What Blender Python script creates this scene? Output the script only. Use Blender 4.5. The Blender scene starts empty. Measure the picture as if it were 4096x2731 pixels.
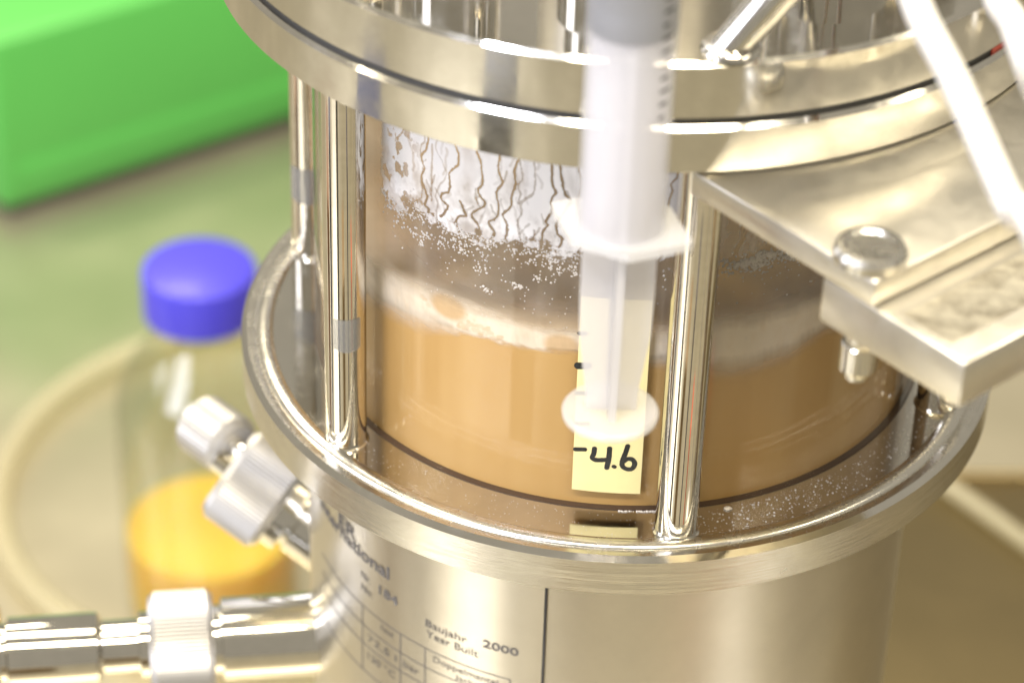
import bpy, bmesh, math, random
import numpy as np
from mathutils import Vector, Matrix

random.seed(7)
rng = np.random.default_rng(7)
SCN = bpy.context.scene
S = 0.116                      # metres per design unit (the lower flange has radius 1 unit = 116 mm)
rad = math.radians

# ------------------------------------------------------------------ camera
CAM_O = np.array([0.0, -6.2584, 4.3216])
YAW, PITCH, ROLL = -0.0445, 0.6127, 0.0320
FPX = 11377.8                  # focal length in photograph pixels (100 mm on a 36 mm sensor)
fw = np.array([math.sin(YAW) * math.cos(PITCH), math.cos(YAW) * math.cos(PITCH), -math.sin(PITCH)])
r0 = np.cross(fw, [0, 0, 1]); r0 /= np.linalg.norm(r0)
u0 = np.cross(r0, fw)
RT = math.cos(ROLL) * r0 + math.sin(ROLL) * u0
UP = -math.sin(ROLL) * r0 + math.cos(ROLL) * u0
cam_d = bpy.data.cameras.new('camera')
cam = bpy.data.objects.new('camera', cam_d)
SCN.collection.objects.link(cam)
cam.matrix_world = Matrix(((RT[0], UP[0], -fw[0], CAM_O[0] * S), (RT[1], UP[1], -fw[1], CAM_O[1] * S),
                           (RT[2], UP[2], -fw[2], CAM_O[2] * S), (0, 0, 0, 1)))
cam_d.sensor_fit = 'HORIZONTAL'; cam_d.sensor_width = 36.0
cam_d.lens = FPX / 4096 * 36
cam_d.clip_start = 0.02; cam_d.clip_end = 30
cam_d.dof.use_dof = True
cam_d.dof.focus_distance = float(np.dot(np.array([0.0, -0.80, 0.30]) - CAM_O, fw) * S)
cam_d.dof.aperture_fstop = 8.6
cam_d.dof.aperture_blades = 0
SCN.camera = cam

# ------------------------------------------------------------------ world and lamps
w = bpy.data.worlds.new('World'); SCN.world = w; w.use_nodes = True
bg = w.node_tree.nodes['Background']
bg.inputs[0].default_value = (1.0, 0.91, 0.74, 1)
bg.inputs[1].default_value = 0.30
vs = SCN.view_settings
vs.view_transform = 'Standard'; vs.look = 'None'; vs.exposure = 0.68; vs.gamma = 1.0
vs.use_curve_mapping = False
SCN.cycles.use_denoising = True
SCN.cycles.max_bounces = 12; SCN.cycles.transparent_max_bounces = 24
SCN.cycles.glossy_bounces = 6; SCN.cycles.transmission_bounces = 8
SCN.cycles.sample_clamp_indirect = 8.0
SCN.cycles.caustics_reflective = False; SCN.cycles.caustics_refractive = False

def lamp(name, loc, target, sx, sy, power, col):
    d = bpy.data.lights.new(name, 'AREA'); d.shape = 'RECTANGLE'; d.size = sx; d.size_y = sy
    d.energy = power; d.color = col
    o = bpy.data.objects.new(name, d); SCN.collection.objects.link(o)
    o.location = loc
    o.rotation_euler = (Vector(target) - Vector(loc)).to_track_quat('-Z', 'Y').to_euler()
    return o
WARM = (1.0, 0.89, 0.67)
COOL = (0.86, 0.88, 1.0)
lamp('ceiling_lamp', (0.30, -0.95, 1.55), (0.30, -0.6, 0.0), 1.25, 0.14, 24, WARM)
lamp('ceiling_lamp', (-0.62, -0.95, 1.55), (-0.3, -0.6, 0.0), 0.55, 0.14, 17, COOL)
lamp('ceiling_lamp', (1.60, -0.68, 1.50), (0.6, -0.3, 0.0), 1.15, 0.14, 6, WARM)
lamp('ceiling_lamp', (-1.65, -0.55, 1.50), (-0.6, -0.2, 0.0), 0.6, 0.14, 5, WARM)
lamp('ceiling_lamp', (0.10, 0.20, 1.70), (0.10, 0.1, 0.0), 1.7, 0.32, 24, WARM)
lamp('ceiling_lamp', (-0.95, 1.15, 1.45), (-0.6, 0.5, -0.4), 1.2, 0.14, 15, WARM)
lamp('window_light', (-1.95, -0.30, 0.70), (0, -0.1, 0.0), 0.8, 1.1, 9, COOL)
lamp('window_light', (-1.45, -1.65, 0.66), (0, -0.1, 0.0), 1.1, 0.9, 21, COOL)

# ------------------------------------------------------------------ helpers
KV = 4096 / 2352.0             # measurements below were read off a 2352 px wide view of the photograph
def ray(vx, vy, full=False):
    x, y = (vx, vy) if full else (vx * KV, vy * KV)
    return fw + (x - 2048) / FPX * RT - (y - 1365.5) / FPX * UP
def on_z(vx, vy, z):
    d = ray(vx, vy); t = (z - CAM_O[2]) / d[2]; return CAM_O + t * d
def on_y(vx, vy, y):
    d = ray(vx, vy); t = (y - CAM_O[1]) / d[1]; return CAM_O + t * d
def at_depth(vx, vy, m):
    return CAM_O + ray(vx, vy) * (m / S)
def on_cyl(x, y, R, full=True):
    """photograph pixel -> (theta, z) on the vessel's wall of radius R"""
    d = ray(x, y, full)
    a = d[0]**2 + d[1]**2; b = 2 * (CAM_O[0] * d[0] + CAM_O[1] * d[1]); c = CAM_O[0]**2 + CAM_O[1]**2 - R * R
    t = (-b - math.sqrt(max(0, b * b - 4 * a * c))) / (2 * a)
    P = CAM_O + t * d
    return math.atan2(P[0], -P[1]), P[2]
def cyl(R, th, z):
    return (R * math.sin(th), -R * math.cos(th), z)

COL = SCN.collection
def tag(o, label=None, cat=None, group=None, kind=None):
    if label: o['label'] = label
    if cat: o['category'] = cat
    if group: o['group'] = group
    if kind: o['kind'] = kind
    return o
LOCS = {}
def thing(name, label, cat, loc, group=None):
    e = bpy.data.objects.new(name, None); COL.objects.link(e)
    e.empty_display_size = 0.02
    e.location = Vector(loc) * S
    LOCS[e.name] = Vector(loc) * S
    return tag(e, label, cat, group)
def adopt(o, parent):
    if parent is not None:
        o.parent = parent
        pl = LOCS.get(parent.name, Vector((0, 0, 0)))
        o.matrix_parent_inverse = Matrix.Translation(-pl)
    LOCS[o.name] = Vector((0, 0, 0)) if parent is None else Vector((0, 0, 0))
    return o
def link_mesh(name, me, mats, parent=None, sharp=32):
    for m in (mats if isinstance(mats, (list, tuple)) else [mats]):
        me.materials.append(m)
    if sharp is not None:
        me.shade_smooth()
        me.set_sharp_from_angle(angle=rad(sharp))
    o = bpy.data.objects.new(name, me); COL.objects.link(o)
    adopt(o, parent)
    if parent is not None and parent.type == 'MESH':
        o.matrix_parent_inverse = Matrix.Identity(4)
    return o
def mk(name, verts, faces, mats, parent=None, sharp=32):
    me = bpy.data.meshes.new(name)
    me.from_pydata([tuple(np.array(v, float) * S) for v in verts], [], faces)
    me.update()
    return link_mesh(name, me, mats, parent, sharp)
def np_mesh(name, V, F, mats, parent=None, sharp=None, attrs=None):
    me = bpy.data.meshes.new(name)
    V = np.asarray(V, float) * S; F = np.asarray(F, int)
    me.vertices.add(len(V)); me.vertices.foreach_set('co', V.ravel())
    n = F.shape[1]
    me.loops.add(F.size); me.loops.foreach_set('vertex_index', F.ravel().astype(np.int32))
    me.polygons.add(len(F)); me.polygons.foreach_set('loop_start', (np.arange(len(F)) * n).astype(np.int32))
    me.update(calc_edges=True); me.validate()
    for k, a in (attrs or {}).items():
        at = me.attributes.new(k, 'FLOAT', 'POINT'); at.data.foreach_set('value', np.asarray(a, np.float32).ravel())
    if sharp is None:
        me.shade_smooth()
    return link_mesh(name, me, mats, parent, sharp)
def grid_faces(nr, nc, wrap=False):
    i = np.arange(nr - 1)[:, None]; j = np.arange(nc if wrap else nc - 1)[None, :]
    j2 = (j + 1) % nc
    return np.stack([i * nc + j, i * nc + j2, (i + 1) * nc + j2, (i + 1) * nc + j], -1).reshape(-1, 4)
def frame(axis):
    a = np.array(axis, float); a /= np.linalg.norm(a)
    h = np.array([0, 0, 1.0]) if abs(a[2]) < 0.9 else np.array([1.0, 0, 0])
    x = np.cross(h, a); x /= np.linalg.norm(x)
    return x, np.cross(a, x), a
def lathe(name, prof, mats, parent=None, n=128, base=(0, 0, 0), axis=(0, 0, 1), closed=False, sharp=32, th0=None, th1=None):
    """prof: [(r, h)], spun about axis through base; caps are made where r == 0"""
    X, Y, A = frame(axis); base = np.array(base, float)
    full = th0 is None
    ths = np.linspace(0, 2 * math.pi, n, endpoint=False) if full else np.linspace(th0, th1, n)
    verts, rings = [], []
    for r, h in prof:
        if r == 0:
            rings.append([len(verts)]); verts.append(base + A * h)
        else:
            rings.append(list(range(len(verts), len(verts) + n)))
            for t in ths:
                verts.append(base + A * h + r * (math.cos(t) * X + math.sin(t) * Y))
    faces = []
    pairs = list(zip(rings[:-1], rings[1:])) + ([(rings[-1], rings[0])] if closed else [])
    for a, b in pairs:
        m = n if full else n - 1
        for i in range(m):
            j = (i + 1) % n
            if len(a) == 1: faces.append((a[0], b[j], b[i]))
            elif len(b) == 1: faces.append((a[i], a[j], b[0]))
            else: faces.append((a[i], a[j], b[j], b[i]))
    o = mk(name, verts, faces, mats, parent, sharp)
    bm = bmesh.new(); bm.from_mesh(o.data); bmesh.ops.recalc_face_normals(bm, faces=bm.faces); bm.to_mesh(o.data); bm.free()
    return o
def smooth_path(pts, n):
    pts = [np.array(p, float) for p in pts]
    P = [2 * pts[0] - pts[1]] + pts + [2 * pts[-1] - pts[-2]]
    out = []
    for i in range(1, len(P) - 2):
        for t in np.linspace(0, 1, n, endpoint=False):
            a, b, c, d = P[i - 1], P[i], P[i + 1], P[i + 2]
            out.append(0.5 * (2 * b + (c - a) * t + (2 * a - 5 * b + 4 * c - d) * t * t + (3 * b - 3 * c + d - a) * t**3))
    out.append(pts[-1]); return out
def tube(name, path, r, mats, parent=None, n=16, inner=None):
    path = [np.array(p, float) for p in path]
    verts, faces = [], []
    Xp = None
    rr = r if hasattr(r, '__len__') else [r] * len(path)
    for i, p in enumerate(path):
        t = path[min(i + 1, len(path) - 1)] - path[max(i - 1, 0)]; t /= np.linalg.norm(t)
        if Xp is None: X, Y, _ = frame(t)
        else:
            X = Xp - t * np.dot(Xp, t); X /= np.linalg.norm(X); Y = np.cross(t, X)
        Xp = X
        for k in range(n):
            a = 2 * math.pi * k / n
            verts.append(p + rr[i] * (math.cos(a) * X + math.sin(a) * Y))
    for i in range(len(path) - 1):
        for k in range(n):
            k2 = (k + 1) % n
            faces.append((i * n + k, i * n + k2, (i + 1) * n + k2, (i + 1) * n + k))
    faces.append(tuple(range(n - 1, -1, -1))); faces.append(tuple(range((len(path) - 1) * n, len(path) * n)))
    return mk(name, verts, faces, mats, parent, 50)
def prism(name, poly, z0, z1, mats, parent=None, bev=0.006, seg=2, xf=None, sharp=32):
    bm = bmesh.new()
    vb = [bm.verts.new((x, y, z0)) for x, y in poly]; vt = [bm.verts.new((x, y, z1)) for x, y in poly]
    n = len(poly)
    bm.faces.new(vb[::-1]); bm.faces.new(vt)
    for i in range(n):
        bm.faces.new((vb[i], vb[(i + 1) % n], vt[(i + 1) % n], vt[i]))
    bmesh.ops.recalc_face_normals(bm, faces=bm.faces)
    if bev:
        es = [e for e in bm.edges if len(e.link_faces) == 2 and e.calc_face_angle(0) > rad(20)]
        bmesh.ops.bevel(bm, geom=es, offset=bev, segments=seg, affect='EDGES', profile=0.5)
    if xf is not None: bmesh.ops.transform(bm, matrix=xf, verts=bm.verts)
    bmesh.ops.scale(bm, vec=(S, S, S), verts=bm.verts)
    me = bpy.data.meshes.new(name); bm.to_mesh(me); bm.free()
    return link_mesh(name, me, mats, parent, sharp)
def vnoise(x, y, seed=0):
    """smooth value noise, vectorised"""
    g = np.random.default_rng(seed).random((256, 256))
    xi, yi = np.floor(x).astype(int), np.floor(y).astype(int)
    fx, fy = x - xi, y - yi
    fx = fx * fx * (3 - 2 * fx); fy = fy * fy * (3 - 2 * fy)
    G = lambda a, b: g[a % 256, b % 256]
    return (G(xi, yi) * (1 - fx) + G(xi + 1, yi) * fx) * (1 - fy) + (G(xi, yi + 1) * (1 - fx) + G(xi + 1, yi + 1) * fx) * fy
def fbm(x, y, seed=0, oct=4):
    s, a, t = 0, 1.0, 0
    for o in range(oct):
        s = s + a * vnoise(x * 2**o, y * 2**o, seed + o); t += a; a *= 0.55
    return s / t
def sstep(a, b, x):
    t = np.clip((x - a) / (b - a), 0, 1); return t * t * (3 - 2 * t)

# ------------------------------------------------------------------ materials
def mat(name):
    m = bpy.data.materials.new(name); m.use_nodes = True
    nt = m.node_tree; b = nt.nodes['Principled BSDF']
    return m, nt, b
def nd(nt, t, **kw):
    n = nt.nodes.new(t)
    for k, v in kw.items():
        if isinstance(k, str) and k.startswith('i_'):
            n.inputs[k[2:].replace('_', ' ')].default_value = v
        else: setattr(n, k, v)
    return n
def coords(nt, scale=(1, 1, 1)):
    tc = nd(nt, 'ShaderNodeTexCoord'); mp = nd(nt, 'ShaderNodeMapping')
    mp.inputs['Scale'].default_value = scale
    nt.links.new(tc.outputs['Object'], mp.inputs['Vector'])
    return mp.outputs['Vector']
def ramp(nt, src, stops):
    r = nd(nt, 'ShaderNodeValToRGB'); e = r.color_ramp.elements
    while len(e) < len(stops): e.new(0.5)
    for x, (p, c) in zip(e, stops):
        x.position = p; x.color = c if len(c) == 4 else (*c, 1)
    nt.links.new(src, r.inputs[0]); return r
def g3(v): return (v, v, v, 1)
def steel(name, base=(0.67, 0.65, 0.60), rough=0.12, var=0.08, smudge=60, brush=None, bump=0.0, dust=0.0):
    m, nt, b = mat(name)
    b.inputs['Metallic'].default_value = 1.0
    L = nt.links.new
    n1 = nd(nt, 'ShaderNodeTexNoise', i_Scale=smudge, i_Detail=6.0, i_Roughness=0.62)
    L(coords(nt), n1.inputs['Vector'])
    rr = ramp(nt, n1.outputs['Fac'], [(0.35, g3(max(rough - var * 0.4, 0.02))), (0.72, g3(rough + var))])
    L(rr.outputs[0], b.inputs['Roughness'])
    lo = tuple(c * 0.86 for c in base)
    rc = ramp(nt, n1.outputs['Fac'], [(0.3, base), (0.75, lo)])
    L(rc.outputs[0], b.inputs['Base Color'])
    if brush:
        n2 = nd(nt, 'ShaderNodeTexNoise', i_Scale=1.0, i_Detail=3.0)
        L(coords(nt, brush), n2.inputs['Vector'])
        bp = nd(nt, 'ShaderNodeBump', i_Strength=bump, i_Distance=0.0004)
        L(n2.outputs['Fac'], bp.inputs['Height']); L(bp.outputs[0], b.inputs['Normal'])
    if dust > 0:
        n3 = nd(nt, 'ShaderNodeTexNoise', i_Scale=900.0, i_Detail=3.0, i_Roughness=0.7)
        L(coords(nt), n3.inputs['Vector'])
        n4 = nd(nt, 'ShaderNodeTexNoise', i_Scale=14.0, i_Detail=3.0)
        L(coords(nt), n4.inputs['Vector'])
        s = ramp(nt, n3.outputs['Fac'], [(0.62, g3(0)), (0.70, g3(1))])
        a = ramp(nt, n4.outputs['Fac'], [(0.42, g3(0.03)), (0.66, g3(dust))])
        mu = nd(nt, 'ShaderNodeMath', operation='MULTIPLY'); L(s.outputs[0], mu.inputs[0]); L(a.outputs[0], mu.inputs[1])
        ve = ramp(nt, n4.outputs['Fac'], [(0.45, g3(0.0)), (0.75, g3(dust * 0.16))])
        ad = nd(nt, 'ShaderNodeMath', operation='ADD', use_clamp=True); L(mu.outputs[0], ad.inputs[0]); L(ve.outputs[0], ad.inputs[1])
        df = nd(nt, 'ShaderNodeBsdfDiffuse'); df.inputs[0].default_value = (0.62, 0.56, 0.5, 1)
        mx = nd(nt, 'ShaderNodeMixShader'); L(ad.outputs[0], mx.inputs[0]); L(b.outputs[0], mx.inputs[1]); L(df.outputs[0], mx.inputs[2])
        L(mx.outputs[0], nt.nodes['Material Output'].inputs[0])
    return m
def plain(name, col, rough=0.5, metallic=0.0, sss=0.0, var=0.0, vscale=40, coat=0.0, trans=0.0):
    m, nt, b = mat(name)
    b.inputs['Base Color'].default_value = (*col, 1); b.inputs['Roughness'].default_value = rough
    b.inputs['Metallic'].default_value = metallic
    b.inputs['Coat Weight'].default_value = coat
    if sss:
        b.inputs['Subsurface Weight'].default_value = sss
        b.inputs['Subsurface Radius'].default_value = (0.020, 0.012, 0.004); b.inputs['Subsurface Scale'].default_value = 1.0
    if var:
        n1 = nd(nt, 'ShaderNodeTexNoise', i_Scale=vscale, i_Detail=5.0)
        nt.links.new(coords(nt), n1.inputs['Vector'])
        rc = ramp(nt, n1.outputs['Fac'], [(0.3, tuple(c * (1 - var) for c in col)), (0.7, tuple(min(1, c * (1 + var)) for c in col))])
        nt.links.new(rc.outputs[0], b.inputs['Base Color'])
    return m
def clear(name, tint=(1, 1, 1), ior=1.47, rough=0.02, haze=0.0, hazecol=(0.9, 0.9, 0.9)):
    """thin clear wall: transparent with a Fresnel gloss, optionally milky"""
    m, nt, b = mat(name); nt.nodes.remove(b); L = nt.links.new
    tr = nd(nt, 'ShaderNodeBsdfTransparent'); tr.inputs[0].default_value = (*tint, 1)
    gl = nd(nt, 'ShaderNodeBsdfGlossy'); gl.inputs['Roughness'].default_value = rough
    lw_ = nd(nt, 'ShaderNodeLayerWeight'); lw_.inputs['Blend'].default_value = 0.5
    pw = nd(nt, 'ShaderNodeMath', operation='POWER'); pw.inputs[1].default_value = 4.6; L(lw_.outputs['Facing'], pw.inputs[0])
    f0 = ((ior - 1) / (ior + 1))**2
    fr = nd(nt, 'ShaderNodeMath', operation='MULTIPLY_ADD'); fr.inputs[1].default_value = 0.9 - f0; fr.inputs[2].default_value = f0
    L(pw.outputs[0], fr.inputs[0])
    src = tr
    if haze:
        df = nd(nt, 'ShaderNodeBsdfDiffuse'); df.inputs[0].default_value = (*hazecol, 1)
        tl = nd(nt, 'ShaderNodeBsdfTranslucent'); tl.inputs[0].default_value = (*hazecol, 1)
        m0 = nd(nt, 'ShaderNodeMixShader'); m0.inputs[0].default_value = 0.45
        L(df.outputs[0], m0.inputs[1]); L(tl.outputs[0], m0.inputs[2])
        m1 = nd(nt, 'ShaderNodeMixShader'); m1.inputs[0].default_value = haze
        L(tr.outputs[0], m1.inputs[1]); L(m0.outputs[0], m1.inputs[2]); src = m1
    m2 = nd(nt, 'ShaderNodeMixShader')
    L(fr.outputs[0], m2.inputs[0]); L(src.outputs[0], m2.inputs[1]); L(gl.outputs[0], m2.inputs[2])
    L(m2.outputs[0], nt.nodes['Material Output'].inputs[0])
    return m
def by_attr(name, attr, col, rough=0.6, col2=None, gain=1.0):
    """a coating whose cover is a per-vertex attribute"""
    m, nt, b = mat(name); L = nt.links.new
    b.inputs['Base Color'].default_value = (*col, 1); b.inputs['Roughness'].default_value = rough
    at = nd(nt, 'ShaderNodeAttribute', attribute_name=attr)
    if col2:
        a2 = nd(nt, 'ShaderNodeAttribute', attribute_name='tint'); mc = nd(nt, 'ShaderNodeMix', data_type='RGBA')
        mc.inputs[6].default_value = (*col, 1); mc.inputs[7].default_value = (*col2, 1)
        L(a2.outputs['Fac'], mc.inputs[0]); L(mc.outputs[2], b.inputs['Base Color'])
    tr = nd(nt, 'ShaderNodeBsdfTransparent'); mx = nd(nt, 'ShaderNodeMixShader')
    L(at.outputs['Fac'], mx.inputs[0]); L(tr.outputs[0], mx.inputs[1]); L(b.outputs[0], mx.inputs[2])
    L(mx.outputs[0], nt.nodes['Material Output'].inputs[0])
    return m

M = {}
M['polished'] = steel('polished_steel', rough=0.07, var=0.07, smudge=110)
M['ring'] = steel('ring_steel', rough=0.08, var=0.09, smudge=85, dust=0.16)
M['post'] = steel('post_steel', base=(0.70, 0.67, 0.61), rough=0.035, var=0.05, smudge=260)
M['flange_top'] = steel('flange_steel', rough=0.075, var=0.10, smudge=70, dust=0.35)
M['bead'] = steel('bead_steel', rough=0.24, var=0.10, smudge=140)
M['brushed'] = steel('brushed_steel', rough=0.20, var=0.08, smudge=90, brush=(12, 12, 5200), bump=0.22)
M['satin'] = steel('satin_steel', base=(0.63, 0.60, 0.54), rough=0.34, var=0.02, smudge=30)
M['plate'] = steel('nameplate_steel', base=(0.62, 0.59, 0.53), rough=0.29, var=0.015, smudge=24)
M['bracket'] = steel('bracket_steel', base=(0.68, 0.65, 0.58), rough=0.31, var=0.08, smudge=120, dust=0.14)
M['knurled'] = steel('knurled_steel', base=(0.60, 0.59, 0.58), rough=0.42, var=0.05)
M['ink_shadow'] = plain('black_ink_and_gap_shadow', (0.03, 0.03, 0.035), 0.55)  # syringe print, and the painted gap shadow beside the nameplate
M['print'] = plain('etched_print', (0.13, 0.12, 0.115), 0.6)
M['marker'] = plain('marker_ink', (0.012, 0.014, 0.016), 0.35, var=0.5, vscale=700)
M['label'] = plain('yellow_tape', (0.90, 0.78, 0.38), 0.45, var=0.03, vscale=120)
M['gasket'] = plain('dark_seal', (0.02, 0.02, 0.02), 0.5)
M['brownseal'] = plain('brown_seal', (0.06, 0.035, 0.02), 0.5)
M['redseal'] = plain('red_seal', (0.35, 0.05, 0.03), 0.5)
M['glass'] = clear('clear_glass', ior=1.28)
M['bottleglass'] = clear('bottle_glass', tint=(0.86, 0.89, 0.83), ior=1.8)
M['tape'] = clear('clear_tape', tint=(0.86, 0.86, 0.84), rough=0.12, haze=0.22, hazecol=(0.75, 0.75, 0.75))
M['syringe'] = clear('milky_polypropylene', tint=(0.97, 0.97, 0.99), rough=0.12, haze=0.31, hazecol=(0.95, 0.95, 0.98))
M['collar'] = clear('collar_polypropylene', tint=(0.98, 0.98, 0.98), rough=0.15, haze=0.42, hazecol=(0.94, 0.94, 0.95))
M['disc'] = clear('disc_polypropylene', tint=(0.97, 0.96, 0.95), rough=0.2, haze=0.40, hazecol=(0.92, 0.91, 0.90))
M['plunger'] = clear('translucent_plunger', tint=(0.96, 0.95, 0.94), rough=0.2, haze=0.58, hazecol=(0.92, 0.91, 0.91))
M['rubber'] = plain('black_rubber', (0.035, 0.04, 0.05), 0.45)
M['silicone'] = plain('white_silicone', (0.55, 0.54, 0.52), 0.35, sss=0.2)
M['hose'] = clear('pale_hose', tint=(0.97, 0.95, 0.86), ior=1.45, rough=0.15, haze=0.40, hazecol=(0.92, 0.86, 0.64))
M['amberhose'] = plain('tan_hose', (0.22, 0.165, 0.075), 0.5)
M['bluecap'] = plain('blue_plastic', (0.065, 0.055, 0.56), 0.38, coat=0.1)
M['orange'] = plain('orange_medium', (0.92, 0.54, 0.075), 0.35, sss=0.7)
M['green'] = plain('green_enamel', (0.085, 0.40, 0.075), 0.42, var=0.03, vscale=10)
M['darkbase'] = plain('dark_base', (0.05, 0.05, 0.045), 0.6)
M['foam'] = by_attr('broth_foam', 'cover', (0.80, 0.69, 0.53), 0.6, col2=(0.58, 0.37, 0.16))
M['film'] = by_attr('dried_foam_film', 'cover', (0.92, 0.90, 0.88), 0.55)
M['drop'] = plain('foam_droplets', (0.56, 0.51, 0.45), 0.25)

def broth_mat():
    m, nt, b = mat('caramel_broth'); L = nt.links.new
    n1 = nd(nt, 'ShaderNodeTexNoise', i_Scale=1.0, i_Detail=3.0); L(coords(nt, (55, 55, 7)), n1.inputs['Vector'])
    rc = ramp(nt, n1.outputs['Fac'], [(0.32, (0.47, 0.280, 0.092)), (0.72, (0.53, 0.335, 0.124))])
    L(rc.outputs[0], b.inputs['Base Color'])
    b.inputs['Roughness'].default_value = 0.45
    b.inputs['Subsurface Weight'].default_value = 0.0
    return m
M['broth'] = broth_mat()
def bench_mat():
    m, nt, b = mat('bench_steel'); L = nt.links.new
    b.inputs['Metallic'].default_value = 0.8
    n1 = nd(nt, 'ShaderNodeTexNoise', i_Scale=9.0, i_Detail=5.0); L(coords(nt), n1.inputs['Vector'])
    rc = ramp(nt, n1.outputs['Fac'], [(0.3, (0.58, 0.53, 0.39)), (0.7, (0.68, 0.62, 0.47))]); L(rc.outputs[0], b.inputs['Base Color'])
    rr = ramp(nt, n1.outputs['Fac'], [(0.3, g3(0.28)), (0.7, g3(0.38))]); L(rr.outputs[0], b.inputs['Roughness'])
    return m
M['bench'] = bench_mat()

# ------------------------------------------------------------------ the bench
ZB = -3.83
bench = prism('bench', [(-16, -14), (14, -14), (14, 16), (-16, 16)], ZB - 0.3, ZB, M['bench'], None, bev=0.03)
tag(bench, 'brushed steel laboratory bench top under the vessel', 'bench', kind='structure')

# ------------------------------------------------------------------ the vessel
RG, ZE, ZF, ZT, RE, RL = 0.804, 1.106, 1.2274, 1.3696, 1.035, 1.020
RC = 0.822
vessel = thing('fermenter_vessel', 'stainless steel fermenter with a glass section between two steel flanges', 'fermenter', (0, 0, ZB))
# lower jacket
lathe('jacket', [(0, ZB + .02), (0.86, ZB + .02), (0.86, ZB + .12), (RC, ZB + .14), (RC, -0.1085), (0.5, -0.1085)], M['satin'], vessel, n=160)
# lower flange: brushed outer face and polished top are one lathe with two finishes
fl = lathe('lower_flange', [(0.60, -0.006), (0.60, 0.0), (0.916, 0.0)] +
           [(0.938 - 0.022 * math.cos(a), 0.013 * math.sin(a)) for a in np.linspace(0.15, math.pi - 0.15, 9)] +
           [(0.962, 0.003), (0.984, 0.004), (1.0, -0.006), (1.0, -0.103), (0.996, -0.107), (0.60, -0.107)], M['flange_top'], vessel, n=256, closed=True)
fl.data.materials.append(M['brushed']); fl.data.materials.append(M['bead'])
for p_ in fl.data.polygons:
    c = p_.center / S
    if math.hypot(c.x, c.y) > 0.994 and -0.104 < c.z < -0.01: p_.material_index = 1
    elif c.z > 0.0004: p_.material_index = 2
# glass section
glass = lathe('glass_cylinder', [(RG, 0.001), (RG, ZE - 0.001), (RG - 0.014, ZE - 0.001), (RG - 0.014, 0.001)], M['glass'], vessel, n=256, closed=True)
lathe('glass_seal', [(RG + 0.0015, 0.0005), (RG + 0.0015, 0.0016), (RG - 0.02, 0.0016), (RG - 0.02, 0.0005)], M['brownseal'], vessel, n=200, closed=True)
# upper ring and lid
lathe('upper_ring', [(0.78, ZE), (RE - 0.004, ZE), (RE, ZE + 0.004), (RE, ZF - 0.016), (RE - 0.010, ZF - 0.006), (0.78, ZF - 0.006)], M['ring'], vessel, n=256, closed=True)
lathe('lid_seal', [(0.8, ZF - 0.006), (RL - 0.006, ZF - 0.006), (RL - 0.006, ZF + 0.004), (0.8, ZF + 0.004)], M['gasket'], vessel, n=200, closed=True)
lid = lathe('lid', [(0, ZF + 0.004), (RL - 0.003, ZF + 0.004), (RL, ZF + 0.008), (RL, ZT - 0.010), (RL - 0.010, ZT), (0, ZT)], M['ring'], vessel, n=256)
# tie rods: six, sixty degrees apart
post0 = None
for i in range(6):
    th = rad(11.2 + 60 * i); rp = 0.880
    x, y = rp * math.sin(th), -rp * math.cos(th)
    if i == 4: x, y, _ = on_z(714, 571, 0.0)
    if post0 is None:
        o = lathe('tie_rod', [(0.052, 0.0), (0.052, ZE)], M['post'], vessel, n=48)
        lathe('weld_collar', [(0.0521, 0.012), (0.0535, 0.004), (0.058, 0.0006)], M['polished'], o, n=48)
        post0 = o; first = o
    else:
        o = post0.copy(); COL.objects.link(o)
        c = post0.children[0].copy(); COL.objects.link(c); c.parent = o
    o.location = (x * S, y * S, 0)
rods = [o for o in vessel.children if o.name.startswith('tie_rod')]

def wrap_patch(name, R, th0, th1, z0, z1, mats, parent, thick=0.003, nt_=24, nz=6, centre=(0, 0), zfun=None):
    """a thin sheet lying on a cylinder wall"""
    verts = []
    for layer in (0, 1):
        for j in range(nz + 1):
            for i in range(nt_ + 1):
                th = th0 + (th1 - th0) * i / nt_
                z = z0 + (z1 - z0) * j / nz
                if zfun: z, th = zfun(z, th, i / nt_, j / nz)
                r = R + layer * thick
                verts.append((centre[0] + r * math.sin(th), centre[1] - r * math.cos(th), z))
    n1 = (nt_ + 1) * (nz + 1); faces = []
    q = lambda j, i: j * (nt_ + 1) + i
    for j in range(nz):
        for i in range(nt_):
            a, b, c, d = q(j, i), q(j, i + 1), q(j + 1, i + 1), q(j + 1, i)
            faces.append((n1 + a, n1 + b, n1 + c, n1 + d)); faces.append((d, c, b, a))
    for j in range(nz):
        for i in (0, nt_):
            a, b = q(j, i), q(j + 1, i); faces.append((a, b, b + n1, a + n1) if i else (b, a, a + n1, b + n1))
    for i in range(nt_):
        for j in (0, nz):
            a, b = q(j, i), q(j, i + 1); faces.append((b, a, a + n1, b + n1) if j else (a, b, b + n1, a + n1))
    return mk(name, verts, faces, mats, parent, 40)

# tapes on two of the rods (the one left of the label and the one behind it)
def rod_tape(rod, th0, th1, z0, z1):
    o = wrap_patch('clear_tape', 0.0535, th0, th1, z0, z1, M['tape'], rod, 0.0012, 12, 3,
                   zfun=lambda z, th, u, v: (z + 0.010 * (abs(u - .5) * 2)**2 * (1 - v), th))
    o['label'] = 'piece of clear sticky tape on the rod'
    return o
for r_ in rods:
    t = math.degrees(math.atan2(r_.location.x, -r_.location.y))
    if abs(t + 48.8) < 3: rod_tape(r_, rad(-26), rad(50), 0.300, 0.395)
    if abs(t + 109) < 6: rod_tape(r_, rad(-60), rad(60), 0.175, 0.285)

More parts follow.
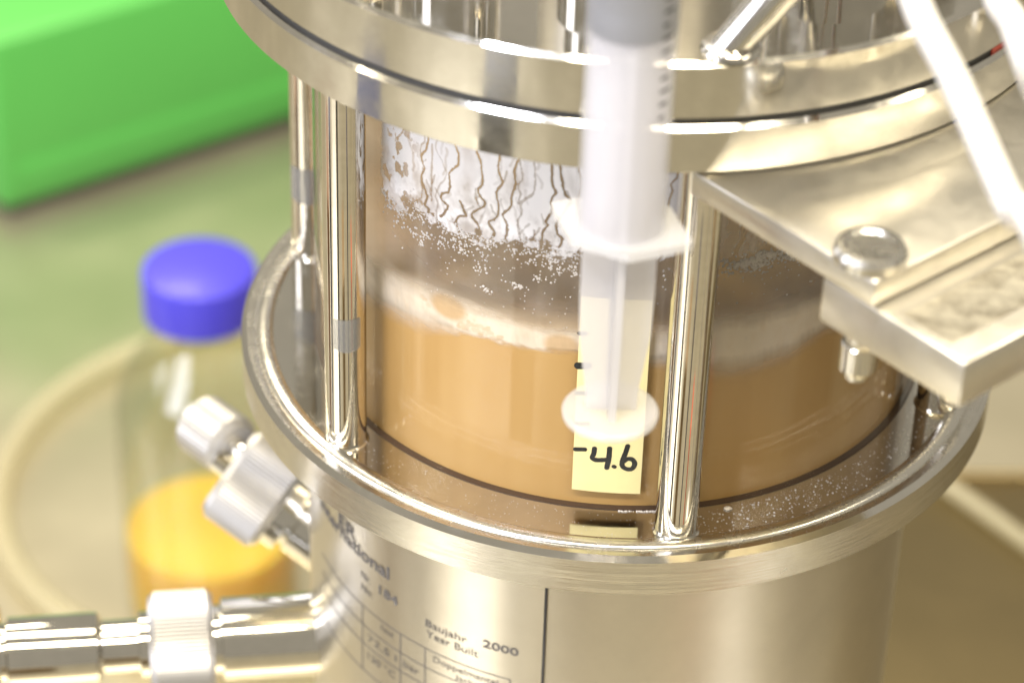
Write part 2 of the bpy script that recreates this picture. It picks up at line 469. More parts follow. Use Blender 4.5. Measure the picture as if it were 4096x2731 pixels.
# ---------------- lid fittings
stub_b = on_z(1675, 112, ZT)
top = at_depth(1812, -40, 0.0); dpt = np.dot(stub_b - CAM_O, fw) * S
stub_t = at_depth(1832, -68, dpt - 0.012)
ax = stub_t - stub_b
ln = np.linalg.norm(ax); an = ax / ln
tube('inlet_pipe', [stub_b - an * 0.06, stub_b + an * (ln * 0.5), stub_t, stub_t + an * 0.7], 0.042, M['polished'], vessel, n=40)
X_, Y_, A_ = frame((0, 0, 1))
lathe('pipe_weld', [(0.066, 0.0), (0.064, 0.006), (0.058, 0.012), (0.040, 0.016)], M['polished'], vessel, n=48, base=stub_b + np.array([0.004, 0.0, 0.0]))
lathe('drive_housing', [(0.36, 0), (0.36, 0.10), (0.35, 0.11), (0.24, 0.12), (0.24, 1.3), (0, 1.3)], M['satin'], vessel, n=96, base=(0, 0, ZT))
for (a, rr, pr, h) in ((-6, 0.74, 0.075, 0.5), (36, 0.70, 0.12, 0.55), (-38, 0.66, 0.10, 0.6), (-70, 0.70, 0.09, 0.5), (72, 0.66, 0.11, 0.4), (110, 0.66, 0.09, 0.5), (-110, 0.66, 0.10, 0.6)):
    th = rad(a)
    lathe('lid_port', [(pr * 1.25, 0), (pr * 1.25, 0.05), (pr, 0.055), (pr, h * .5), (pr * 1.2, h * .52), (pr * 1.2, h), (0, h)], M['polished'], vessel, n=48, base=(rr * math.sin(th), -rr * math.cos(th), ZT))

# ---------------- nameplate on the jacket
RN = 0.829
npl = wrap_patch('nameplate', RC + 0.0005, rad(-82), rad(-9.7), -0.98, -0.112, M['plate'], vessel, RN - RC - 0.0005, 90, 8)
npl['label'] = 'etched steel data plate wrapped round the jacket'
def etched(txt, th0, th1, zbase, height, bold=False, name='etched_text'):
    c = bpy.data.curves.new('t', 'FONT'); c.body = txt; c.size = 1.0
    c.resolution_u = 3
    if bold: c.offset = 0.022
    o = bpy.data.objects.new('t', c); COL.objects.link(o)
    dg = bpy.context.evaluated_depsgraph_get(); me = bpy.data.meshes.new_from_object(o.evaluated_get(dg))
    bpy.data.objects.remove(o); bpy.data.curves.remove(c)
    co = np.zeros(len(me.vertices) * 3); me.vertices.foreach_get('co', co); co = co.reshape(-1, 3)
    x0, x1 = co[:, 0].min(), co[:, 0].max()
    u = (co[:, 0] - x0) / (x1 - x0)
    th = rad(th0) + u * rad(th1 - th0)
    z = zbase + co[:, 1] / 0.73 * height
    P = np.stack([(RN + 0.0012) * np.sin(th), -(RN + 0.0012) * np.cos(th), z], -1) * S
    me.vertices.foreach_set('co', P.ravel()); me.update()
    me.materials.clear(); me.materials.append(M['print'])
    ob = bpy.data.objects.new(name, me); COL.objects.link(ob); ob.parent = npl
    return ob
def rule(th0, th1, z0, z1):
    return wrap_patch('etched_line', RN + 0.0004, rad(min(th0, th1)), rad(max(th0, th1)), min(z0, z1), max(z0, z1), M['print'], npl, 0.0006, max(2, int(abs(th1 - th0))), 1)
etched('ER', -57.5, -51, -0.385, 0.044, True)
etched('International', -66.5, -41.4, -0.419, 0.042, True)
etched('Nr.', -49.4, -46.6, -0.482, 0.024)
etched('No.', -49.4, -46.0, -0.524, 0.024)
etched('184', -44.2, -39.2, -0.488, 0.030, True)
etched('Baujahr', -32.6, -23.9, -0.499, 0.0245)
etched('Year Built', -32.4, -21.6, -0.533, 0.0245)
etched('2000', -20.8, -14.0, -0.491, 0.0255, True)
for a in ((-66, -15.5, -0.577, -0.5745), (-66, -15.5, -0.6415, -0.639), (-66, -15.5, -0.705, -0.7025), (-66, -15.5, -0.80, -0.7975)): rule(*a)
for t_ in (-49.3, -38.6, -32.75, -15.5): rule(t_, t_ + 0.22, -0.80, -0.5745)
etched('Doppelmantel', -30.8, -17.6, -0.608, 0.021)
etched('Jacket', -26.2, -20.5, -0.634, 0.018)
etched('Kessel', -43.6, -40.4, -0.608, 0.021)
etched('72,5 l', -47.5, -39.5, -0.682, 0.024)
etched('bar', -37.8, -34.0, -0.682, 0.024)
etched('4', -26.5, -25.5, -0.684, 0.032, True)
etched('130 °C', -47.5, -39.8, -0.745, 0.024)
etched('bar', -22.5, -19.0, -0.682, 0.028)
wrap_patch('plate_gap_shadow', RN - 0.001, rad(-9.75), rad(-9.35), -0.98, -0.112, M['ink_shadow'], npl, 0.0016, 2, 1)  # black strip painting the shadow in the gap at the plate's edge

wrap_patch('red_seal_end', RL - 0.0055, rad(52), rad(84), ZF - 0.0055, ZF + 0.0035, M['redseal'], vessel, 0.004, 40, 1)

# ---------------- yellow label with handwriting on the glass
LR = RG + 0.0006
reg8 = lambda x, y: on_cyl(2150 + x / 1.4934, 1000 + y / 1.4934, LR)
lb = wrap_patch('level_label', LR, rad(-6.15), rad(5.70), 0.0545, 0.620, M['label'], vessel, 0.0012, 24, 10,
                zfun=lambda z, th, u, v: (z - 0.002 * u * (1 - v), th + 0.0035 * (v - 0.5) * (1 - u) * 0))
lb['label'] = 'yellow tape strip with handwritten 4.6 and black level ticks'
def stroke(pts, wid, name='marker_stroke'):
    R = LR + 0.0012 + 0.0006
    q = [np.array(reg8(*p)) for p in pts]
    q = [np.array([a[0] * R, a[1]]) for a in q]
    if len(q) > 2:
        q = [p[:2] for p in smooth_path([np.array([*p, 0]) for p in q], 5)]
    verts, faces = [], []
    n = len(q)
    L_, R_ = [], []
    for i in range(n):
        t = q[min(i + 1, n - 1)] - q[max(i - 1, 0)]; t = t / (np.linalg.norm(t) + 1e-9); nn = np.array([-t[1], t[0]])
        ww = wid * (0.93 + 0.14 * random.random())
        L_.append(q[i] + nn * ww); R_.append(q[i] - nn * ww)
    t0 = (q[0] - q[1]) / np.linalg.norm(q[0] - q[1]); t1 = (q[-1] - q[-2]) / np.linalg.norm(q[-1] - q[-2])
    def cap(c, t):
        a0 = math.atan2(-t[0], t[1])
        return [c + wid * np.array([math.cos(b), math.sin(b)]) for b in np.linspace(math.atan2(t[1], t[0]) + math.pi / 2, math.atan2(t[1], t[0]) - math.pi / 2, 9)]
    bm = bmesh.new()
    to3 = lambda p: bm.verts.new(tuple(np.array(cyl(R, p[0] / R, p[1])) * S))
    Lv = [to3(p) for p in L_]; Rv = [to3(p) for p in R_]
    for i in range(n - 1): bm.faces.new((Rv[i], Rv[i + 1], Lv[i + 1], Lv[i]))
    for c, t in ((q[0], t0), (q[-1], t1)):
        bm.faces.new([to3(p) for p in cap(c, t)])
    bmesh.ops.recalc_face_normals(bm, faces=bm.faces)
    me = bpy.data.meshes.new(name); bm.to_mesh(me); bm.free()
    return link_mesh(name, me, M['marker'], lb, None)
stroke([(228, 1186), (282, 1187)], 0.0064)
stroke([(341, 1182), (336, 1214), (327, 1236), (350, 1250), (410, 1249)], 0.0064)
stroke([(431, 1182), (426, 1240), (414, 1296)], 0.0066)
stroke([(456, 1289), (460, 1291)], 0.0056)
stroke([(539, 1167), (525, 1210), (509, 1250), (506, 1284), (530, 1303), (563, 1303), (580, 1276), (570, 1250), (541, 1243), (516, 1258)], 0.0062)
for y, x1 in ((495, 285), (688, 300), (852, 312), (1034, 300)):
    x0 = 257 - (y - 275) * 0.046 + 6
    stroke([(x0, y), (x1, y + 1)], 0.0062 + (0.004 if y == 688 else 0))

# ---------------- film of dried foam inside the glass
RFm = RG - 0.0155
reg5 = lambda x, y: on_cyl(1400 + x / 2.091, 450 + y / 2.091, RFm)
runs = [
 [(655,200),(640,300),(600,360),(610,430),(625,470),(600,520),(605,580),(635,660),(645,720),(625,770),(660,810),(650,850)],
 [(875,260),(905,350),(908,430),(870,465),(830,510),(835,590),(828,660),(770,680),(765,730),(800,760),(820,790),(785,840),(760,870)],
 [(1050,310),(1090,400),(1100,480),(1108,590),(1070,645),(1090,700),(1130,755),(1110,790),(1035,830),(1020,870),(1065,930),(1080,990),(1060,1040)],
 [(920,745),(945,790),(955,830),(970,865),(910,870),(890,920),(910,990),(920,1010)],
 [(1255,360),(1240,470),(1270,560),(1275,590),(1225,670),(1240,760),(1240,840),(1215,890),(1165,915),(1180,960),(1205,1000),(1190,1050)],
 [(1415,380),(1375,500),(1385,610),(1355,690),(1345,790),(1280,850),(1310,930),(1315,1000),(1285,1075)],
 [(1540,410),(1550,560),(1530,680),(1460,730),(1425,770),(1435,840),(1405,910),(1415,1000),(1425,1060)],
 [(1690,420),(1690,590),(1720,670),(1680,740),(1690,830),(1640,900),(1650,950),(1610,1010),(1600,1140)],
 [(1755,440),(1775,570),(1800,680),(1840,740),(1790,830),(1740,910),(1725,960),(1740,1020),(1775,1060),(1750,1130)],
 [(1910,470),(1930,600),(1900,760),(1930,900),(1910,1010),(1940,1100),(1905,1170)],
 [(1050,640),(1060,740),(1085,790)], [(1545,990),(1540,1060)], [(690,270),(680,640),(685,740)],
]
NT, NZ = 1000, 360
TH0, TH1, Z0f, Z1f = rad(-47.5), rad(56), 0.500, ZE - 0.002
th = np.linspace(TH0, TH1, NT)[None, :] * np.ones((NZ, 1)); zz = np.linspace(Z0f, Z1f, NZ)[:, None] * np.ones((1, NT))
ss = th * RFm
bx = [reg5(*p) for p in ((262, 690), (400, 790), (520, 770), (650, 870), (760, 960), (900, 1010), (1060, 1050), (1280, 1085), (1450, 1085), (1600, 1145), (1760, 1185), (1900, 1175))]
bx = [(t * RFm, z) for t, z in bx] + [(0.05, .735), (0.12, .72), (0.2, .70), (0.28, 0.715), (0.36, 0.72), (0.45, 0.73), (0.6, 0.74), (0.9, 0.75)]
bs = np.interp(ss[0], [b[0] for b in bx], [b[1] for b in bx])[None, :]
nz1 = fbm(ss * 55, zz * 55, 3, 4); nz2 = fbm(ss * 16, zz * 9, 11, 4); nz3 = fbm(ss * 130, zz * 130, 23, 3)
cover = 0.86 + 0.75 * (nz2 - 0.46)
cover = np.clip(cover, 0.45, 0.97)
# lower margin: ragged
edge = zz - bs + (nz1 - 0.5) * 0.11 + (nz3 - 0.5) * 0.035
cover *= sstep(-0.016, 0.016, edge) * (0.50 + 0.50 * sstep(-0.02, 0.13, edge + (nz2 - 0.5) * 0.25))
def carve(poly, wid, depth=1.0, soft=1.0):
    global cover
    d = np.full(ss.shape, 9.0)
    for a, b in zip(poly[:-1], poly[1:]):
        ax_, az_, bx_, bz_ = a[0], a[1], b[0], b[1]
        L2 = (bx_ - ax_)**2 + (bz_ - az_)**2 + 1e-12
        c0 = np.searchsorted(ss[0], min(ax_, bx_) - .03); c1 = np.searchsorted(ss[0], max(ax_, bx_) + .03)
        if c1 <= c0: continue
        X = ss[:, c0:c1]; Z = zz[:, c0:c1]
        t = np.clip(((X - ax_) * (bx_ - ax_) + (Z - az_) * (bz_ - az_)) / L2, 0, 1)
        dd = np.hypot(X - ax_ - t * (bx_ - ax_), Z - az_ - t * (bz_ - az_))
        d[:, c0:c1] = np.minimum(d[:, c0:c1], dd)
    d = d + (nz3 - 0.5) * 0.0035
    wv = wid * (0.5 + 0.75 * nz1)
    cover = cover * (1 - depth * (1 - sstep(wv * 0.55, wv * 1.5 * soft, d)))
    # a thicker lip of foam beside the run
    cover = np.clip(cover + 0.08 * np.exp(-((d - wid * 3.2) / (wid * 1.7))**2) * (cover > 0.15), 0, 0.98)
for i, rn in enumerate(runs):
    pl = [np.array([*reg5(*p), 0]) for p in rn]; pl = [np.array([p[0] * RFm, p[1], 0]) for p in pl]
    pl = smooth_path(pl, 6)
    pl = [(p[0] + random.uniform(-1, 1) * 0.0012, p[1]) for p in pl]
    carve(pl, 0.0033, 0.93 if i not in (6, 10, 11, 12) else 0.55)
    for q in range(1 if i % 2 else 2):
        k0 = random.randrange(len(pl) // 4, max(len(pl) // 4 + 1, len(pl) - 2)); x, z = pl[k0]; br = [(x, z)]; dx_ = random.choice((-1, 1)) * random.uniform(0.002, 0.006)
        for e_ in range(random.randint(2, 5)):
            x += dx_ + random.gauss(0, 0.002); z += random.uniform(0.004, 0.011); br.append((x, z))
        carve(br, 0.0020, random.uniform(0.25, 0.5), 1.6)
for s0 in (-0.565, -0.50, -0.435, -0.345, -0.30, -0.225, -0.17, -0.125, -0.085):
    x, z = s0, random.choice((ZE, ZE, 1.0, 0.94)); pl = []
    while z > bs[0, np.searchsorted(ss[0], x)] - 0.01:
        pl.append((x, z)); z -= 0.013; x += random.gauss(0, 0.006)
        if random.random() < 0.03: break
    if len(pl) > 2: carve(pl, 0.0022, random.uniform(0.4, 0.8), 1.2)
for q in range(16):
    x, z = random.uniform(-0.60, -0.06), random.uniform(0.80, 1.08); pl = []
    for e_ in range(random.randint(3, 9)):
        pl.append((x, z)); z -= 0.012; x += random.gauss(0, 0.005)
    carve(pl, 0.0024, random.uniform(0.15, 0.4), 2.0)
# runs hidden behind the syringe and on the shaded right side
for s0 in (0.0, 0.05, 0.10, 0.155, 0.21, 0.245, 0.285, 0.33, 0.37, 0.42, 0.47, 0.53, 0.60):
    x, z = s0, ZE; pl = []
    while z > 0.70:
        pl.append((x, z)); z -= 0.018; x += random.gauss(0, 0.007)
    carve(pl, 0.0028, 0.75)
# blotches at the left end
bl = fbm(ss * 34, zz * 26, 41, 4)
lw = sstep(-0.47, -0.60, ss)
cover *= 1 - lw * sstep(0.535, 0.60, bl) * 0.9
cover *= sstep(-0.655, -0.640, ss + (nz1 - .5) * 0.02)
# right of the syringe the film is thinner and greyer
cover *= 1 - 0.52 * sstep(0.06, 0.16, ss) + 0.0
cover *= 0.80 + 0.45 * sstep(0.10, 0.22, ss) * (fbm(ss * 60, zz * 14, 51, 3) - 0.5) + 0.2
haze_ = (0.02 + 0.11 * nz2) * sstep(0.50, 0.58, zz) * sstep(-0.655, -0.62, ss)
cover = np.clip(np.maximum(cover, haze_), 0, 0.97)
keep_v = np.stack([RFm * np.sin(th), -RFm * np.cos(th), zz], -1).reshape(-1, 3)
F = grid_faces(NZ, NT)
cf = cover.ravel()[F].max(1) > 0.004
film = np_mesh('foam_film', keep_v, F[cf], M['film'], glass, None, {'cover': cover})
film['label'] = 'white film of dried foam with branching brown runs'

# foam droplets clinging below the film
ico = bmesh.new(); bmesh.ops.create_icosphere(ico, subdivisions=1, radius=1.0)
iv = np.array([v.co[:] for v in ico.verts]); iff = np.array([[v.index for v in f.verts] for f in ico.faces]); ico.free()
DV, DF = [], []
def drop(s, z, r, R=RFm):
    t = s / R
    c = np.array(cyl(R - r * 0.25, t, z)); n = np.array([math.sin(t), -math.cos(t), 0]); tt = np.array([math.cos(t), math.sin(t), 0])
    r = r * 0.72
    sc = r * np.array([random.uniform(.85, 1.2), 0.45, random.uniform(.85, 1.2)])
    V = c + iv[:, :1] * sc[0] * tt + iv[:, 1:2] * sc[1] * n + iv[:, 2:] * sc[2] * np.array([0, 0, 1])
    DF.append(iff + sum(len(v) for v in DV)); DV.append(V)
def bz(s): return float(np.interp(s, [b[0] for b in bx], [b[1] for b in bx]))
for k_ in range(420):
    s = random.uniform(-0.645, 0.0); dz = random.expovariate(1 / 0.028)
    drop(s, bz(s) + 0.012 - dz, random.choice((0.0022, 0.003, 0.0035, 0.0045, 0.0055)) * random.uniform(.8, 1.1))
for k_ in range(26):    # clumps
    s = random.uniform(-0.63, -0.08); z = bz(s) + random.uniform(-0.05, 0.012)
    for q in range(random.randint(6, 15)):
        drop(s + random.gauss(0, 0.012), z + random.gauss(0, 0.006), random.uniform(0.002, 0.0052))
for (px_, py_) in ((1860, 1300), (1890, 1350), (1650, 1200), (1560, 1390), (1720, 1250), (1140, 1480), (1080, 1320), (1440, 1460), (1390, 1455), (590, 1090), (620, 1030), (520, 1010), (1180, 1085)):
    t, z = reg5(px_, py_)
    for q in range(12): drop(t * RFm + random.gauss(0, 0.007), z + random.gauss(0, 0.005), random.uniform(0.002, 0.006))
for k_ in range(60):
    s = random.uniform(-0.50, -0.07); drop(s, bz(s) - random.uniform(0.05, 0.22), random.uniform(0.0018, 0.0035))
for k_ in range(34):
    s = random.gauss(0.36, 0.075); z = 0.69 + 0.05 * (s - .25) + random.gauss(0, 0.010)
    for q in range(random.randint(6, 14)): drop(s + random.gauss(0, 0.010), z + random.gauss(0, 0.005), random.uniform(0.003, 0.009))
for k_ in range(200):   # right of the middle rod
    s = random.gauss(0.35, 0.085)
    if s < 0.02: continue
    drop(s, 0.688 + 0.05 * (s - .25) + random.gauss(0, 0.016), random.uniform(0.0025, 0.006))
for k_ in range(110):
    s = random.uniform(0.02, 0.5); drop(s, 0.69 - random.expovariate(1 / 0.04), random.uniform(0.002, 0.0042))
dr = np_mesh('foam_droplets', np.concatenate(DV), np.concatenate(DF), M['drop'], glass)
dr['kind'] = 'stuff'

# ---------------- broth and its foam head
RB = RG - 0.0165
lev = lambda t: np.interp(np.degrees(t), [-180, -110, -70, -49, -33, -21, -7, 8, 21, 32, 39, 50, 70, 120, 180], [.43, .40, .38, .388, .423, .440, .452, .44, .415, .425, .45, .43, .41, .42, .43])
ftop = lambda t: np.interp(np.degrees(t), [-180, -110, -70, -49, -33, -21, -7, 8, 17, 36, 50, 70, 120, 180], [.49, .48, .48, .492, .520, .505, .505, .52, .540, .535, .53, .50, .49, .49])
broth = thing('broth', 'caramel brown broth with a pale foam head inside the glass section', 'liquid', (0, 0, 0.0))
NB = 220
tb = np.linspace(-math.pi, math.pi, NB, endpoint=False)
rings = [(RB, None)] + [(RB, 1)] + [(RB * f, 2) for f in (0.97, 0.9, 0.75, 0.5, 0.25, 0.02)]
V = [np.stack([RB * np.sin(tb), -RB * np.cos(tb), 0.0022 + 0 * tb], -1)]
V.append(np.stack([RB * np.sin(tb), -RB * np.cos(tb), lev(tb)], -1))
for f in (0.97, 0.9, 0.75, 0.5, 0.25, 0.02):
    V.append(np.stack([RB * f * np.sin(tb), -RB * f * np.cos(tb), lev(tb) * f**2 + (1 - f**2) * 0.41 - 0.004], -1))
lq = np_mesh('liquid_body', np.concatenate(V), grid_faces(len(V), NB, True), M['broth'], broth, 40)
# foam head: a collar against the wall that thins out inwards
NF, NQ = 900, 60
tf = np.linspace(rad(-80), rad(80), NF); hv = np.linspace(-0.6, 1.4, NQ)
TT = tf[None, :] * np.ones((NQ, 1)); HH = hv[:, None] * np.ones((1, NF))
wob = fbm(TT * 9, TT * 0 + 3.3, 71, 3)[...] - 0.5
LV = lev(TT) + wob * 0.02; FT = ftop(TT) + wob * 0.014
ZZ = LV + HH * (FT - LV)
fn = fbm(TT * 14 + ZZ * 8, ZZ * 60, 61, 4); fine = fbm(TT * 90 + ZZ * 14, ZZ * 16, 66, 3)
soft = 0.18 * sstep(0.05, 0.25, TT) + 0.25 * sstep(-0.5, -0.7, TT)
na = 0.42 - 0.30 * sstep(0.03, 0.2, TT) - 0.22 * sstep(-0.45, -0.65, TT)
sf = sstep(0.03, 0.2, TT) + 0.8 * sstep(-0.45, -0.65, TT)
fc = sstep(-0.30 - 0.28 * sf, 0.06 + 0.45 * sf, HH + (fn - 0.5) * na) * (1 - sstep(0.42, 1.38, HH + (fn - 0.5) * na))
fc *= 0.88 + 0.16 * (fine - 0.5)
tint = np.clip(0.55 * (fbm(TT * 40, ZZ * 40, 91, 4) - 0.45), 0, 0.3)
def bubble(px_, py_, rx, rz, d, R=RB + 0.0004):
    global tint
    t, z = on_cyl(1400 + px_ / 2.091, 1000 + py_ / 2.091, R)
    q = np.hypot((TT - t) * R / rx, (ZZ - z) / rz)
    tint = np.maximum(tint, d * (1 - sstep(0.60, 1.12, q)))
bubble(822, 475, 0.060, 0.040, 0.85); bubble(1770, 800, 0.050, 0.038, 0.75)
for k_ in range(70):
    if k_ < 30: a = (random.uniform(900, 1300), 0); py = 580 + (a[0] - 900) * 0.47 + random.uniform(-40, 60)
    else: a = (random.uniform(600, 1850), 0); py = 380 + (a[0] - 600) * 0.50 + random.uniform(-30, 70)
    rr = random.uniform(0.004, 0.0105); bubble(a[0], min(py, 860), rr, rr * 0.8, random.uniform(0.3, 0.6))
fc *= 1 + 0.4 * sstep(0.1, 0.3, TT)
fc = np.clip(fc, 0, 0.95)
RF2 = RB + 0.0006
np_mesh('foam_collar', np.stack([RF2 * np.sin(TT), -RF2 * np.cos(TT), ZZ], -1).reshape(-1, 3), grid_faces(NQ, NF), M['foam'], broth, None, {'cover': fc, 'tint': tint})
NF2 = 200; tf2 = np.linspace(-math.pi, math.pi, NF2, endpoint=False); fr_ = np.array([1.0, .97, .93, .88, .80, .70, 0.55])
T2 = tf2[None, :] * np.ones((len(fr_), 1)); Q2 = fr_[:, None] * np.ones((1, NF2))
z2 = lev(T2) * Q2**2 + (1 - Q2**2) * 0.41 + 0.02 * sstep(0.7, 1, Q2)
c2 = np.clip((0.75 * sstep(0.60, 0.98, Q2)) * (0.5 + fbm(T2 * 5 + 20, Q2 * 8, 81, 3)), 0, 0.85)
np_mesh('foam_raft', np.stack([RB * Q2 * np.sin(T2), -RB * Q2 * np.cos(T2), z2], -1).reshape(-1, 3), grid_faces(len(fr_), NF2, True), M['foam'], broth, None, {'cover': c2, 'tint': c2 * 0 + 0.35})

# ---------------- dust and crumbs on the lower flange
DV, DF = [], []
def speck(th_, r_, size):
    c = np.array([r_ * math.sin(th_), -r_ * math.cos(th_), size * 0.45])
    DF.append(iff + sum(len(v) for v in DV)); DV.append(c + iv * size * np.array([random.uniform(.6, 1.5), random.uniform(.6, 1.5), 0.5]))
for k_ in range(480):
    t_ = rad(random.triangular(5, 75, 24)); speck(t_, random.uniform(0.822, 0.914), random.choice((0.0007, 0.0009, 0.0012, 0.0019)))
for k_ in range(200):
    speck(rad(random.uniform(-55, 5)), random.uniform(0.82, 0.914), random.choice((0.0007, 0.001)))
for k_ in range(40):
    speck(rad(random.choice((3.2, 4.0, 6.0, 7.0, 8.2)) + random.gauss(0, .35)), 0.8085 + random.random() * 0.003, random.uniform(0.0015, 0.0032))
t_, z_ = on_cyl(1745 * KV, 1127 * KV, 0.83)
for k_ in range(9): speck(rad(21.0) + random.gauss(0, .004), 0.83 + random.gauss(0, .003), random.uniform(0.003, 0.0055))
du = np_mesh('dust_specks', np.concatenate(DV), np.concatenate(DF), plain('pale_dust', (0.72, 0.66, 0.58), 0.7), fl)
du['kind'] = 'stuff'

# ---------------- sampling valve and drain pipe on the jacket (left side)
def knurl(name, base, axis, r, L, parent, n=72, bev=0.02):
    """cylinder with a fine straight-cut grip"""
    X, Y, A = frame(axis); base = np.array(base, float)
    prof = [(0.0, 0), (r - bev, 0), (r, bev), (r, L - bev), (r - bev, L), (0.0, L)]
    verts, faces, rings = [], [], []
    for rr, h in prof:
        if rr == 0: rings.append([len(verts)]); verts.append(base + A * h); continue
        rings.append(list(range(len(verts), len(verts) + 2 * n)))
        for k in range(2 * n):
            q = rr * (1 if k % 2 else 0.975); a = math.pi * k / n
            verts.append(base + A * h + q * (math.cos(a) * X + math.sin(a) * Y))
    for a, b in zip(rings[:-1], rings[1:]):
        m = 2 * n
        for i in range(m):
            j = (i + 1) % m
            if len(a) == 1: faces.append((a[0], b[j], b[i]))
            elif len(b) == 1: faces.append((a[i], a[j], b[0]))
            else: faces.append((a[i], a[j], b[j], b[i]))
    return mk(name, verts, faces, M['knurled'], parent, 8)
def vpx(P):
    q = np.asarray(P, float) - CAM_O; z = np.dot(q, fw)
    return (2048 + FPX * np.dot(q, RT) / z) / KV, (1365.5 - FPX * np.dot(q, UP) / z) / KV
hz_ = np.array([math.sin(rad(-108)), -math.cos(rad(-108)), 0]); av = math.cos(rad(28)) * hz_ + math.sin(rad(28)) * np.array([0, 0, 1.0])
p0 = np.array(cyl(RC, rad(-98), -0.893)); neck = p0 - av * 0.06
sv_a = p0 + av * 0.145; sv_b = p0 + av * 0.335; Lv = 0.19
d0 = float(np.dot(sv_b - CAM_O, fw)) * S - 0.02
valve = lathe('sampling_valve', [(0, 0), (0.098, 0), (0.098, 0.14), (0.088, 0.145), (0.088, 0.16), (0.115, 0.162), (0.115, 0.205), (0, 0.205)], M['polished'], vessel, n=48, base=neck, axis=av)
knurl('grip_knob', sv_a, av, 0.150, Lv, valve)
lathe('spindle', [(0.03, 0), (0.03, 0.05), (0, 0.05)], M['polished'], valve, n=24, base=sv_b, axis=av)
sk_a = at_depth(540, 1030, d0 + 0.024); sk_b = at_depth(452, 966, d0 + 0.036); ak = (sk_b - sk_a) / np.linalg.norm(sk_b - sk_a)
lathe('elbow', [(0.035, 0), (0.035, 0.12), (0, 0.12)], M['polished'], valve, n=24, base=sk_a - ak * 0.11, axis=ak)
knurl('cap_knob', sk_a, ak, 0.092, np.linalg.norm(sk_b - sk_a), valve, n=40)
thd = rad(-79); ad = np.array([math.sin(thd), -math.cos(thd), 0])
c_ = np.array(cyl(RC - 0.02, thd, 0.0)); dd_ = float(np.dot(c_ + np.array([0, 0, -0.75]) - CAM_O, fw)) * S
pz = at_depth(600, 1552, dd_)
zp = pz[2]
db = np.array([c_[0], c_[1], zp])
def along(vx):   # distance along the pipe for a photograph column
    best = min(np.linspace(0, 2, 400), key=lambda t: abs(2048 + FPX * np.dot(db + ad * t - CAM_O, RT) / np.dot(db + ad * t - CAM_O, fw) - vx * KV)); return float(best)
a510, a490, a340, a320, a240, a220, a20, am = [along(v) for v in (510, 492, 342, 322, 238, 222, 22, -60)]
drain = lathe('drain_pipe', [(0.118, 0), (0.118, a510), (0.098, a510 + .004), (0.098, a490), ], M['polished'], vessel, n=64, base=db, axis=ad)
knurl('union_nut', db + ad * a490, ad, 0.146, a340 - a490, drain, n=80, bev=0.016)
lathe('pipe_neck', [(0.094, a340), (0.094, a320), (0.075, a320 + .004), (0.075, a240), (0.098, a240 + .012), (0.10, a220), (0.10, a20), (0.085, a20 + .006), (0.085, a20 + .02), (0.135, a20 + .022), (0.135, am + .3), (0, am + .3)], M['polished'], drain, n=64, base=db, axis=ad)

# ------------------------------------------------------------------ bracket under the upper ring
angb = rad(43.8)
DA = np.array([math.sin(angb), -math.cos(angb)]); DB = np.array([math.cos(angb), math.sin(angb)])
AB = lambda a, b: tuple(a * DA + b * DB)
bracket = thing('support_bracket', 'thick steel bracket plate bolted on under the upper flange ring', 'bracket', (*AB(1.2, 0), 1.0))
inner = []
for b in np.linspace(0.592, -0.592, 25): inner.append(AB(math.sqrt(1.012**2 - b * b), b))
prism('bracket_plate', [AB(1.372, -0.592), AB(1.372, 0.592)] + inner, 1.040, 1.102, M['bracket'], bracket, bev=0.007)
blk = prism('bracket_block', [AB(1.225, -0.590), AB(1.625, -0.590), AB(1.625, 0.590), AB(1.225, 0.590)], 0.927, 1.0385, M['bracket'], bracket, bev=0.009)
def scratch_mat():
    m, nt, b = mat('scribed_steel'); L = nt.links.new
    b.inputs['Metallic'].default_value = 1.0; b.inputs['Roughness'].default_value = 0.40
    n1 = nd(nt, 'ShaderNodeTexNoise', i_Scale=140.0, i_Detail=5.0, i_Roughness=0.65); L(coords(nt), n1.inputs['Vector'])
    rc = ramp(nt, n1.outputs['Fac'], [(0.45, (0.86, 0.81, 0.68)), (0.68, (0.42, 0.37, 0.28))]); L(rc.outputs[0], b.inputs['Base Color'])
    bp = nd(nt, 'ShaderNodeBump', i_Strength=0.8, i_Distance=0.0008); L(n1.outputs['Fac'], bp.inputs['Height']); L(bp.outputs[0], b.inputs['Normal'])
    return m
M['scribed'] = scratch_mat()
prism('scribed_strip', [AB(1.425, -0.56), AB(1.560, -0.56), AB(1.560, 0.55), AB(1.425, 0.55)], 1.0386, 1.0392, M['scribed'], bracket, bev=0)
for b_ in (-0.535, 0.535):
    bp_ = (*AB(1.300, b_), 1.102)
    bolt = lathe('bolt', [(0.078, 0.0), (0.078, 0.020), (0.070, 0.032), (0.058, 0.034), (0.050, 0.027), (0.0, 0.025)], M['bead'], bracket, n=48, base=bp_)
    lathe('nut', [(0.030, 0.927), (0.030, 0.895), (0.034, 0.893), (0.039, 0.888), (0.039, 0.825), (0.035, 0.819), (0.024, 0.818), (0.024, 0.80), (0, 0.798)], M['polished'], bolt, n=48, base=(*AB(1.300, b_), 0))

